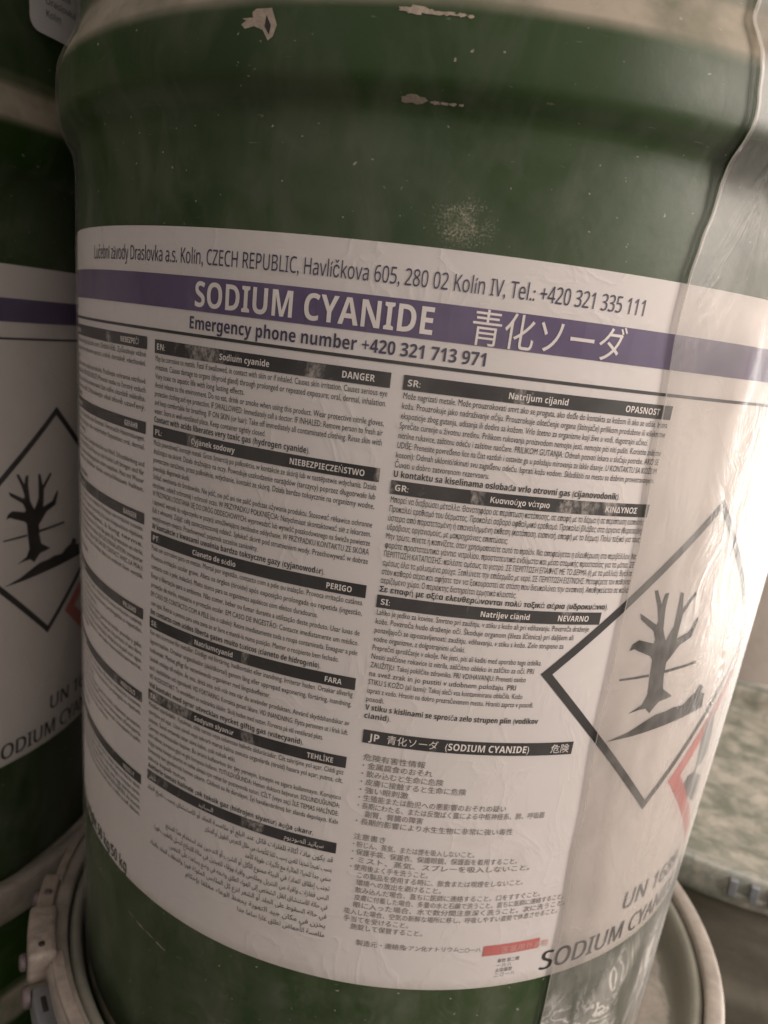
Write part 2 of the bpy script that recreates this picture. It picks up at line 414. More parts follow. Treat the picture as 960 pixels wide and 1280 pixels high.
def flush_text():
    need = sorted({(ch, j['res']) for j in JOBS for ch in j['text']} - set(GLYPH))
    if need:
        for kx, (vs, fs, xm) in zip(need, load_glyphs(need)): GLYPH[kx] = (vs, fs, xm - DOT0)
    for j in JOBS:
        pen = 0.0; vs = []; fs = []
        for ch in j['text']:
            gv, gf, adv = GLYPH[(ch, j['res'])]
            n0 = len(vs); vs += [(x + pen, y_) for x, y_ in gv]; fs += [[q + n0 for q in fc] for fc in gf]
            pen += adv
        if not vs: continue
        bm = bmesh.new()
        x0 = min(v[0] for v in vs); x1 = max(v[0] for v in vs)
        k = j['cap'] / 0.7
        sx = k * j['sx'] if j['width'] is None else j['width'] / max(1e-6, x1 - x0)
        W = (x1 - x0) * sx
        ox = {'L': 0, 'C': -W / 2, 'R': -W}[j['align']]
        bv = [bm.verts.new((j['x'] + ox + (x - x0) * sx, j['y'] + y_ * k, 0)) for x, y_ in vs]
        for fc in fs:
            try: bm.faces.new([bv[q] for q in fc])
            except ValueError: pass
        bend(bm, j['off'])
        ART.setdefault(j['key'], []).append((bm, j['mi']))
    JOBS.clear()
def poly(key, pts, mi=0, off=OFF_INK):
    bm = bmesh.new(); bm.faces.new([bm.verts.new((x, y, 0)) for x, y in pts]); bend(bm, off)
    ART.setdefault(key, []).append((bm, mi))
def rect(key, x0, x1, y0, y1, mi=0, off=OFF_INK, skew=0.0):
    poly(key, [(x0, y0), (x1, y0 + skew), (x1, y1 + skew), (x0, y1)], mi, off)
def stroke(key, a, b, wd, mi=0, off=OFF_INK):
    a, b = Vector(a), Vector(b); d = (b - a).normalized(); n = Vector((-d.y, d.x)) * wd / 2
    poly(key, [tuple(a - n), tuple(b - n), tuple(b + n), tuple(a + n)], mi, off)
def frame(key, c, hw, hh, wd, mi=0):
    """diamond outline"""
    o = [(c[0] - hw, c[1]), (c[0], c[1] - hh), (c[0] + hw, c[1]), (c[0], c[1] + hh)]
    k = 1 - wd * 1.414 / hw
    i = [(c[0] + (x - c[0]) * k, c[1] + (y - c[1]) * k) for x, y in o]
    for a in range(4):
        b = (a + 1) % 4; poly(key, [o[a], o[b], i[b], i[a]], mi)
def emit(key, name, mats, parent, label=None):
    bm = bmesh.new()
    me = bpy.data.meshes.new(name)
    for b2, mi in ART.pop(key):
        for fc in b2.faces: fc.material_index = mi
        tmp = bpy.data.meshes.new("tmp"); b2.to_mesh(tmp); b2.free()
        bm.from_mesh(tmp); bpy.data.meshes.remove(tmp)
    bm.to_mesh(me); bm.free()
    o = link(name, me, mats, parent, False)
    if label: o["label"] = label
    return o

# ------------------------------------------------------------------ the drum
def thing(name, label, cat, loc, rot=(0, 0, 0), group=None):
    o = bpy.data.objects.new(name, None); col.objects.link(o); o.empty_display_size = 0.1
    o.location = (loc[0] * S, loc[1] * S, (loc[2] + Z0) * S); o.rotation_euler = rot
    o["label"] = label; o["category"] = cat
    if group: o["group"] = group
    return o
GROUP = "stacked chemical drums"
main = thing("chemical_drum", "green steel drum in front with the white sodium cyanide label facing the camera", "drum", (0, 0, BASEZ), (0, 0, 0), GROUP)

ztab = []
z = -1.93
while z < 0.28: ztab.append(z); z += 0.05
z = 0.28
while z < 0.66: ztab.append(z); z += 0.0125
ztab += [0.68, 0.74, 0.80, 0.86, 0.92, 0.96]
bm = sheet(-PI, PI, 0, 0, 288, 0, 0.0, None, ztab)
uvl = bm.loops.layers.uv.active
# rolled bottom chime and base plate
low = [v for v in bm.verts if abs(v.co.z / S + BASEZ - (-1.93)) < 1e-4]
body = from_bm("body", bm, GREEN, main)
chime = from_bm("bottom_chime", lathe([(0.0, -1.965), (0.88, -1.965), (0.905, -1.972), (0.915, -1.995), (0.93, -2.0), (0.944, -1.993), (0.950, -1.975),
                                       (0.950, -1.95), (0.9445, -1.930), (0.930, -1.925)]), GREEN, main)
sharp(chime, 60)
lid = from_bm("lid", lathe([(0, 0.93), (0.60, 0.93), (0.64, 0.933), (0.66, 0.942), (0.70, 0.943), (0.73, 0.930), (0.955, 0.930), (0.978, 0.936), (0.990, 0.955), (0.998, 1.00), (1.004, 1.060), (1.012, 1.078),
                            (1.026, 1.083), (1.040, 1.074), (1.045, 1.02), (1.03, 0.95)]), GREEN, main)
ring = from_bm("clamp_ring", lathe([(1.046, 1.060), (1.046, 1.094), (1.052, 1.100), (1.084, 1.101), (1.096, 1.096), (1.102, 1.086), (1.104, 1.04), (1.104, 1.00), (1.101, 0.968), (1.090, 0.956),
                                    (1.050, 0.956), (1.036, 0.966)]), RING, main)
sharp(ring, 60)

# over-centre latch on the ring, built along the arc: box(t0, t1, r0, r1, z0, z1)
def arc_box(bm, t0, t1, r0, r1, z0, z1, n=6, t0b=None):
    vs = []
    for i in range(n + 1):
        t = (t0 + (t1 - t0) * i / n) * D2R
        vs.append([bm.verts.new(P3(t, zz, 0, rr)) for rr, zz in ((r0, z0), (r1, z0), (r1, z1), (r0, z1))])
    for a, b in zip(vs, vs[1:]):
        for k in range(4):
            bm.faces.new((a[k], a[(k + 1) % 4], b[(k + 1) % 4], b[k]))
    bm.faces.new(vs[0]); bm.faces.new(vs[-1][::-1])
def rounded(bm, wdt):
    bmesh.ops.recalc_face_normals(bm, faces=bm.faces[:])
    es = [e for e in bm.edges if len(e.link_faces) == 2 and e.calc_face_angle(0) > 0.6]
    bmesh.ops.bevel(bm, geom=es, offset=wdt * S, segments=3, affect='EDGES', profile=0.6)
def knob(t, rr, z, rad_, depth, axis='r'):
    """low domed head, axis radial or vertical"""
    bm = bmesh.new(); c = P3(t * D2R, z, 0, rr)
    d = Vector((math.sin(t * D2R), -math.cos(t * D2R), 0)) if axis == 'r' else Vector((0, 0, 1))
    mat = d.to_track_quat('Z', 'Y').to_matrix()
    n = 20; prev = None
    for k, (q, h) in enumerate([(1.0, -0.4), (1.0, 0.4), (0.92, 0.7), (0.7, 0.92), (0.35, 1.0), (0.0, 1.02)]):
        if q == 0: cur = [bm.verts.new(c + mat @ Vector((0, 0, h * depth * S)))]
        else: cur = [bm.verts.new(c + mat @ Vector((math.cos(2 * PI * i / n) * q * rad_ * S, math.sin(2 * PI * i / n) * q * rad_ * S, h * depth * S))) for i in range(n)]
        if prev:
            for i in range(n):
                if len(cur) == 1: bm.faces.new((prev[i], prev[(i + 1) % n], cur[0]))
                else: bm.faces.new((prev[i], prev[(i + 1) % n], cur[(i + 1) % n], cur[i]))
        prev = cur
    bmesh.ops.recalc_face_normals(bm, faces=bm.faces[:])
    return bm
def make_latch(parent, c=0.0):
    b = bmesh.new(); arc_box(b, -92 + c, -58 + c, 1.092, 1.106, 1.000, 1.085, 12); rounded(b, 0.004)
    lt = from_bm("latch", b, LATCH, parent)
    b = bmesh.new(); arc_box(b, -69 + c, -58.5 + c, 1.078, 1.156, 1.030, 1.132, 6); rounded(b, 0.017)
    from_bm("lever", b, LATCH, lt)
    b = bmesh.new(); arc_box(b, -77 + c, -69.3 + c, 1.092, 1.142, 1.03, 1.116, 4); rounded(b, 0.010)
    from_bm("hinge_bracket", b, LATCH, lt)
    b = bmesh.new(); arc_box(b, -57.5 + c, -48.5 + c, 1.092, 1.150, 0.975, 1.050, 4); rounded(b, 0.012)
    from_bm("catch_plate", b, STEEL, lt)
    b = bmesh.new(); arc_box(b, -55.5 + c, -52.5 + c, 1.112, 1.130, 0.99, 1.0515, 2); rounded(b, 0.006)
    from_bm("slot", b, DARK, lt)
    b = bmesh.new(); arc_box(b, -92 + c, -76 + c, 1.085, 1.112, 1.085, 1.112, 4); rounded(b, 0.006)
    from_bm("strap", b, LATCH, lt)
    b = bmesh.new(); arc_box(b, -60 + c, -40 + c, 1.060, 1.094, 1.085, 1.112, 6); rounded(b, 0.006)
    from_bm("strap", b, LATCH, lt)
    for t, rr, z, ra, ax, mt_ in ((-60.5, 1.164, 1.085, 0.024, 'r', RIVET), (-57.0, 1.158, 1.030, 0.030, 'r', RIVET), (-73.5, 1.148, 1.08, 0.026, 'r', RIVET), (-60.6, 1.118, 1.1325, 0.009, 'v', DARK), (-72.5, 1.115, 1.116, 0.012, 'v', RIVET)):  # dark upright disc: shade of the lever's hole, put in as colour
        from_bm("rivet_or_hole", knob(t + c, rr, z, ra, ra * 0.55, ax), mt_, lt)
    return lt

# ---------------------------------------------------------------- label
L0, L1, LT, LB = -88, 84, 0.160, -1.408
label = from_bm("label", sheet(L0 * D2R, L1 * D2R, LB, LT, 150, 60, OFF_LABEL), PAPER, main)
label["label"] = "white paper label with purple title band and dense multilingual hazard text"
rect('band', L0 * D2R, L1 * D2R, 0.0065, 0.0705)
queue('title', "SODIUM CYANIDE", -27.7 * D2R, 0.0150, 0.0460, width=26.8 * D2R, bold=0.022, res=5, off=OFF_INK2)
queue('title', "青化ソーダ", 2.9 * D2R, 0.0130, 0.0470, width=15.8 * D2R, bold=0.004, res=4, off=OFF_INK2)
queue('addr', "Lučební závody Draslovka a.s. Kolín, CZECH REPUBLIC, Havlíčkova 605, 280 02 Kolín IV, Tel.: +420 321 335 111", 20.0 * D2R, 0.0935, 0.0275, width=69.5 * D2R, align='R', res=3)
queue('phone', "Emergency phone number +420 321 713 971", -28.4 * D2R, -0.0275, 0.0230, width=33.1 * D2R, bold=0.014, res=3)
rect('rule', L0 * D2R, 68 * D2R, -0.0425, -0.0365)
queue('code', "20180424", -64.5 * D2R, 0.004 - 0.022, 0.016, align='L', sx=0.8)

NEXT = {(-34.1, -0.0585): -0.2340, (-34.1, -0.2340): -0.4655, (-34.1, -0.4655): -0.6640, (-34.1, -0.6640): -0.8430, (-34.1, -0.8430): -1.0520,
        (-3.1, -0.0590): -0.2525, (-3.1, -0.2525): -0.4800}
def panel(x0, x1, ytop, bar_h, code, title, signal, lines, y0, dy, cap, titlex=0.45, fs=None, right=None, rtl=False):
    """header bar with white words, then the small print; lines ending in | stay ragged, * = bold"""
    k = 'panel'
    a, b = x0 * D2R, x1 * D2R
    rect(k, a, b, ytop - bar_h, ytop, 1)
    h = bar_h * 0.44; by = ytop - bar_h * 0.73
    if code: queue(k, code, a + 0.008, by, h, bold=0.014, mi=2, off=OFF_INK2)
    if title: queue(k, title, a + (b - a) * titlex, by, h * 0.95, bold=0.014, mi=2, off=OFF_INK2, align='C', sx=0.86)
    if signal: queue(k, signal, b - 0.028, by, h * 1.0, bold=0.012, mi=2, off=OFF_INK2, align='R', sx=0.84)
    if (x0, ytop) in NEXT:
        y0 = ytop - bar_h - cap - 0.0040
        dy = (y0 - NEXT[(x0, ytop)] - 0.0065) / (len(lines) - 1)
    y = y0
    full = b - a - 0.006
    for ln in lines:
        bold = 0.0
        if ln.startswith('*'): bold = 0.014; ln = ln[1:]
        frac = None
        if '|' in ln: ln, fr = ln.split('|'); frac = float(fr) if fr else None
        ragged = frac is not None
        if ln.strip():
            wd = full * (frac if ragged else 1.0)
            if rtl: queue(k, shape_ar(ln), b - 0.004, y, cap, width=wd, align='R', bold=bold)
            else: queue(k, ln, a + 0.003, y, cap, width=wd, bold=bold)
        y -= dy
C1 = (-34.1, -4.4)
C2 = (-3.1, 26.2)
PANELS = []
def do(*a, label_=None, **k):
    panel(*a, **k); flush_text()
    PANELS.append(emit('panel', "information_panel", [INK, BARINK, WHITEINK], label, label_))
dy = 0.0190; cap = 0.0118; bh = 0.0265
do(*C1, -0.0585, 0.0275, "EN:", "Sodium cyanide", "DANGER", [
 "May be corrosive to metals. Fatal if swallowed, in contact with skin or if inhaled. Causes skin irritation. Causes serious eye",
 "irritation. Causes damage to organs (thyroid gland) through prolonged or repeated exposure; oral, dermal, inhalation.",
 "Very toxic to aquatic life with long lasting effects.|0.46",
 "Avoid release to the environment. Do no eat, drink or smoke when using this product. Wear protective nitrile gloves,",
 "protective clothing and eye protection. IF SWALLOWED: Immediately call a doctor. IF INHALED: Remove person to fresh air",
 "and keep comfortable for breathing. IF ON SKIN (or hair): Take off immediately all contaminated clothing. Rinse skin with",
 "water. Store in well-ventilated place. Keep container tightly closed.|0.56",
 "*Contact with acids liberates very toxic gas (hydrogen cyanide).|0.74"], -0.1010, dy, cap)
do(*C1, -0.2340, bh, "PL:", "Cyjanek sodowy", "NIEBEZPIECZEŃSTWO", [
 "Może powodować korozję metali. Grozi śmiercią po połknięciu, w kontakcie ze skórą lub w następstwie wdychania. Działa",
 "drażniąco na skórę. Działa drażniąco na oczy. Powoduje uszkodzenie narządów (tarczycy) poprzez długotrwałe lub",
 "powtarzane narażenie, przez połknięcie, wdychanie, kontakt ze skórą. Działa bardzo toksycznie na organizmy wodne,",
 "powodując długotrwałe skutki.|0.22",
 "Unikać uwolnienia do środowiska. Nie jeść, nie pić ani nie palić podczas używania produktu. Stosować rękawice ochronne",
 "nitrylowe, odzież ochronną i ochronę oczu. W PRZYPADKU POŁKNIĘCIA: Natychmiast skontaktować się z lekarzem.",
 "W PRZYPADKU DOSTANIA SIĘ DO DRÓG ODDECHOWYCH: wyprowadzić lub wynieść poszkodowanego na świeże powietrze",
 "i zapewnić warunki do odpoczynku w pozycji umożliwiającej swobodne oddychanie. W PRZYPADKU KONTAKTU ZE SKÓRĄ",
 "(lub z włosami): Zdjąć całą zanieczyszczoną odzież. Spłukać skórę pod strumieniem wody. Przechowywać w dobrze",
 "wentylowanym miejscu. Przechowywać pojemnik szczelnie zamknięty.|0.56",
 "*W kontakcie z kwasami uwalnia bardzo toksyczne gazy (cyjanowodór).|0.84"], -0.2755, dy * 0.99, cap, titlex=0.33)
do(*C1, -0.4655, bh, "PT:", "Cianeto de sódio", "PERIGO", [
 "Pode ser corrosivo para os metais. Mortal por ingestão, contacto com a pele ou inalação. Provoca irritação cutânea.",
 "Provoca irritação ocular grave. Afeta os órgãos (tiroide) após exposição prolongada ou repetida (ingestão,",
 "contacto com a pele, inalação). Muito tóxico para os organismos aquáticos com efeitos duradouros.|0.83",
 "Evitar a libertação para o ambiente. Não comer, beber ou fumar durante a utilização deste produto. Usar luvas de",
 "proteção de nitrilo, vestuário e proteção ocular. EM CASO DE INGESTÃO: Contacte imediatamente um médico.",
 "EM CASO DE CONTACTO COM A PELE (ou o cabelo): Retire imediatamente toda a roupa contaminada. Enxaguar a pele",
 "com água. Retirar a pessoa para uma zona ao ar livre e mantê-la numa posição. Manter o recipiente bem fechado.|0.93",
 "*Em contacto com ácidos liberta gases muito tóxicos (cianeto de hidrogénio).|0.86"], -0.5075, dy, cap, titlex=0.36)
do(*C1, -0.6640, bh, "SE:", "Natriumcyanid", "FARA", [
 "Kan vara korrosivt för metaller. Dödligt vid förtäring, hudkontakt eller inandning. Irriterar huden. Orsakar allvarlig",
 "ögonirritation. Orsakar organskador (sköldkörtel) genom lång eller upprepad exponering, förtäring, inandning,",
 "hudkontakt. Mycket giftigt för vattenlevande organismer med långtidseffekter.|0.66",
 "Undvik utsläpp till miljön. Ät inte, drick inte och rök inte när du använder produkten. Använd skyddshandskar av",
 "nitril, skyddskläder och ögonskydd. VID FÖRTÄRING: Kontakta genast läkare. VID INANDNING: Flytta personen ut i frisk luft.",
 "VID HUDKONTAKT: Ta omedelbart av nedstänkta kläder. Skölj huden med vatten. Förvaras på väl ventilerad plats.|0.90",
 "*Vid kontakt med syror utvecklas mycket giftig gas (vätecyanid).|0.82"], -0.7080, dy * 1.02, cap, titlex=0.38)
do(*C1, -0.8430, bh, "TR:", "Sodyum siyanür", "TEHLİKE", [
 "Metalleri aşındırabilir. Yutulması, cilde teması veya solunması halinde öldürücüdür. Cilt tahrişine yol açar. Ciddi göz",
 "tahrişine yol açar. Uzun süreli veya tekrarlı maruz kalma sonucu organlarda (tiroid) hasara yol açar; yutma, cilt,",
 "soluma. Sucul ortamda uzun süre kalıcı, çok toksik etki.|0.52",
 "Çevreye verilmesinden kaçının. Bu ürünü kullanırken bir şey yemeyin, içmeyin ve sigara kullanmayın. Koruyucu",
 "nitril eldiven, koruyucu giysi ve göz koruyucu kullanın. YUTULDUĞUNDA: Hemen doktora başvurun. SOLUNDUĞUNDA:",
 "Kişiyi temiz havaya çıkartın ve nefes alması için rahat bir pozisyonda tutun. CİLT (veya saç) İLE TEMAS HALİNDE:",
 "Kirlenmiş tüm giysilerinizi hemen çıkarın. Cildinizi su ile durulayın. İyi havalandırılmış bir alanda depolayın. Kabı",
 "sıkıca kapalı tutun.|0.26",
 "*Asitlerle temas halinde çok toksik gaz (hidrojen siyanür) açığa çıkarır.|0.9"], -0.8860, dy * 1.0, cap, titlex=0.40)
do(*C1, -1.0520, bh, shape_ar("خطر"), shape_ar("السيانيد"), shape_ar("سيانيد الصوديوم"), [
 "قد يكون مادة أكالة للفلزات قاتل عند البلع أو ملامسة الجلد أو الاستنشاق يسبب تهيج الجلد",
 "يسبب تهيجا شديدا للعين يسبب تلفا للأعضاء من خلال التعرض الطويل أو المتكرر|0.62",
 "سمي جدا للحياة المائية مع تأثيرات طويلة الأمد|0.40",
 "تجنب إطلاق المادة في البيئة ممنوع الأكل أو الشرب أو التدخين عند استخدام هذا المنتج|0.86",
 "البس قفازات واقية من النتريل وملابس واقية ووقاء للعينين في حالة الابتلاع اتصل بالطبيب فورا|0.94",
 "في حالة الاستنشاق انقل الشخص إلى الهواء الطلق وضعه في وضع يساعده على التنفس|0.83",
 "في حالة السقوط على الجلد أو الشعر انزع كل الملابس الملوثة فورا واشطف الجلد بالماء|0.97",
 "يخزن في مكان جيد التهوية يحفظ الوعاء مغلقا بإحكام|0.72",
 "ملامسة الأحماض تطلق غازا ساما جدا|0.42"], -1.1020, 0.0245, 0.0125, titlex=0.38, rtl=True)
do(*C2, -0.0590, 0.0265, "SR:", "Natrijum cijanid", "OPASNOST", [
 "Može nagrizati metale. Može prouzrokovati smrt ako se proguta, ako dođe do kontakta sa kožom ili ako se udiše. Iritira",
 "kožu. Prouzrokuje jako nadraživanje očiju. Prouzrokuje oštećenje organa (štitnjače) prilikom produžene ili višekratne",
 "ekspozicije zbog gutanja, udisanja ili dodira sa kožom. Vrlo štetno za organizme koji žive u vodi, dugotrajni učinci.|0.93",
 "Sprečite curenje u životnu sredinu. Prilikom rukovanja proizvodom nemojte jesti, nemojte piti niti pušiti. Koristite zaštitne",
 "nitrilne rukavice, zaštitnu odeću i zaštitne naočare. PRILIKOM GUTANJA: Odmah pozvati lekara u slučaju potrebe. AKO SE",
 "UDIŠE: Prenesite povređeno lice na čist vazduh i ostavite ga u položaju mirovanja za lakše disanje. U KONTAKTU SA KOŽOM",
 "kosom): Odmah ukloniti/skinuti svu zagađenu odeću. Isprati kožu vodom. Skladištiti na mestu sa dobrim provetravanjem.",
 "Čuvati u dobro zatvorenom rezervoaru.|0.34",
 "*U kontaktu sa kiselinama oslobađa vrlo otrovni gas (cijanovodonik).|0.86"], -0.0985, 0.0180, cap, titlex=0.47)
do(*C2, -0.2525, bh, "GR:", "Κυανιούχο νάτριο", "ΚΙΝΔΥΝΟΣ", [
 "Μπορεί να διαβρώσει μέταλλα. Θανατηφόρο σε περίπτωση κατάποσης, σε επαφή με το δέρμα ή σε περίπτωση εισπνοής.",
 "Προκαλεί ερεθισμό του δέρματος. Προκαλεί σοβαρό οφθαλμικό ερεθισμό. Προκαλεί βλάβες στα όργανα (θυρεοειδή)",
 "ύστερα από παρατεταμένη ή επανειλημμένη έκθεση (κατάποση, εισπνοή, επαφή με το δέρμα). Πολύ τοξικό για τους",
 "υδρόβιους οργανισμούς, με μακροχρόνιες επιπτώσεις.|0.45",
 "Μην τρώτε, πίνετε ή καπνίζετε, όταν χρησιμοποιείτε αυτό το προϊόν. Να αποφεύγεται η ελευθέρωση στο περιβάλλον. Να",
 "φοράτε προστατευτικά γάντια νιτριλίου, προστατευτικά ενδύματα και μέσα ατομικής προστασίας για τα μάτια. ΣΕ",
 "ΠΕΡΙΠΤΩΣΗ ΚΑΤΑΠΟΣΗΣ: καλέστε αμέσως το γιατρό. ΣΕ ΠΕΡΙΠΤΩΣΗ ΕΠΑΦΗΣ ΜΕ ΤΟ ΔΕΡΜΑ (ή με τα μαλλιά): Βγάλτε",
 "αμέσως όλα τα μολυσμένα ρούχα. Ξεπλύνετε την επιδερμίδα με νερό. ΣΕ ΠΕΡΙΠΤΩΣΗ ΕΙΣΠΝΟΗΣ: Μεταφέρετε τον παθόντα",
 "στον καθαρό αέρα και αφήστε τον να ξεκουραστεί σε στάση που διευκολύνει την αναπνοή. Αποθηκεύεται σε καλά",
 "αεριζόμενο χώρο. Ο περιέκτης διατηρείται ερμητικά κλειστός.|0.52",
 "*Σε επαφή με οξέα ελευθερώνονται πολύ τοξικά αέρια (υδροκυάνιο).|0.92"], -0.2935, 0.0184, cap, titlex=0.47)
do(-3.1, 23.0, -0.4800, 0.0265, "SI:", "Natrijev cianid", "NEVARNO", [
 "Lahko je jedko za kovine. Smrtno pri zaužitju, v stiku s kožo ali pri vdihavanju. Povzroča draženje|0.96",
 "kože. Povzroča hudo draženje oči. Škoduje organom (žleza ščitnica) pri daljšem ali|0.89",
 "ponavljajoči se izpostavljenosti; zaužitju, vdihavanju, v stiku s kožo. Zelo strupeno za|0.85",
 "vodne organizme, z dolgotrajnimi učinki.|0.40",
 "Preprečiti sproščanje v okolje. Ne jesti, piti ali kaditi med uporabo tega izdelka.|0.76",
 "Nositi zaščitne rokavice iz nitrila, zaščitno obleko in zaščito za oči. PRI|0.73",
 "ZAUŽITJU: Takoj pokličite zdravnika. PRI VDIHAVANJU: Prenesti osebo|0.70",
 "na svež zrak in jo pustiti v udobnem položaju. PRI|0.66",
 "STIKU S KOŽO (ali lasmi): Takoj sleči vsa kontaminirana oblačila. Kožo|0.70",
 "izprati z vodo. Hraniti na dobro prezračevanem mestu. Hraniti zaprto v posodi.|0.76",
 "posodi.|0.08",
 "*V stiku s kislinami se sprošča zelo strupen plin (vodikov|0.80",
 "*cianid).|0.12"], -0.5215, 0.0188, cap, titlex=0.55)
jp = [("危険有害性情報", 0.30), ("・金属腐食のおそれ", 0.34), ("・飲み込むと生命に危険", 0.40), ("・皮膚に接触すると生命に危険", 0.52), ("・強い眼刺激", 0.24),
      ("・生殖能または胎児への悪影響のおそれの疑い", 0.74), ("・長期にわたる、または反復ばく露による中枢神経系、肺、呼吸器", 0.96), ("　副腎、腎臓の障害", 0.33), ("・長期的影響により水生生物に非常に強い毒性", 0.80),
      ("", 0), ("注意書き", 0.16), ("・粉じん、蒸気、または煙を吸入しないこと。", 0.62), ("・保護手袋、保護衣、保護眼鏡、保護面を着用すること。", 0.86), ("・ミスト、蒸気、スプレーを吸入しないこと。", 0.94),
      ("・使用後よく手を洗うこと。", 0.40), ("　この製品を使用する時に、飲食または喫煙をしないこと。", 0.92), ("　環境への放出を避けること。", 0.48), ("　飲み込んだ場合、直ちに医師に連絡すること。口をすすぐこと。", 1.04),
      ("　皮膚に付着した場合、多量の水と石鹸で洗うこと。直ちに医師に連絡すること。", 1.20), ("　眼に入った場合、水で数分間注意深く洗うこと。次に洗うこと。", 1.22),
      ("吸入した場合、空気の新鮮な場所に移し、呼吸しやすい姿勢で休息させること。", 1.18), ("手当てを受けること。", 0.34), ("　施錠して保管すること。", 0.42)]
k = 'panel'
a, b_ = -2.8 * D2R, 23.1 * D2R
rect(k, a, b_, -0.803, -0.773, 1)
queue(k, "JP", a + 0.012, -0.796, 0.0155, bold=0.012, mi=2, off=OFF_INK2)
queue(k, "青化ソーダ", a + 0.050, -0.796, 0.0150, mi=2, off=OFF_INK2)
queue(k, "(SODIUM CYANIDE)", a + 0.170, -0.796, 0.0155, bold=0.012, mi=2, off=OFF_INK2, width=0.180)
queue(k, "危険", b_ - 0.052, -0.796, 0.0155, mi=2, off=OFF_INK2)
y = -0.842
for t_, fr in jp:
    if t_: queue(k, t_, -2.4 * D2R + (0.018 if t_[0] == '　' else 0), y, 0.0118, width=0.43 * fr - (0.018 if t_[0] == '　' else 0))
    y -= 0.0190
queue(k, "製造元・連絡先", -0.4 * D2R, -1.300, 0.0115, bold=0.006)
queue(k, "シアン化ナトリウム", 5.6 * D2R, -1.300, 0.0105)
queue(k, "二〇一八", 13.2 * D2R, -1.303, 0.0095)
flush_text(); emit('panel', "information_panel", [FADED, BARINK, WHITEINK], label)
rect('red', 16.6 * D2R, 24.9 * D2R, -1.3175, -1.2890, 0, OFF_INK, 0.003)
queue('red', "医薬用外毒物", 19.2 * D2R, -1.3115, 0.0150, mi=1, off=OFF_INK2)
for i, t_ in enumerate(["毒物 第二種", "一 六 八", "火気厳禁", "二 〇 一 八"]):
    queue('red', t_, 19.0 * D2R, -1.339 - i * 0.0135, 0.0085, mi=2, sx=0.9)
flush_text(); emit('red', "red_stamp", [RED, mat_print("faded_white_ink", (0.58, 0.34, 0.31)), GREYINK], label)

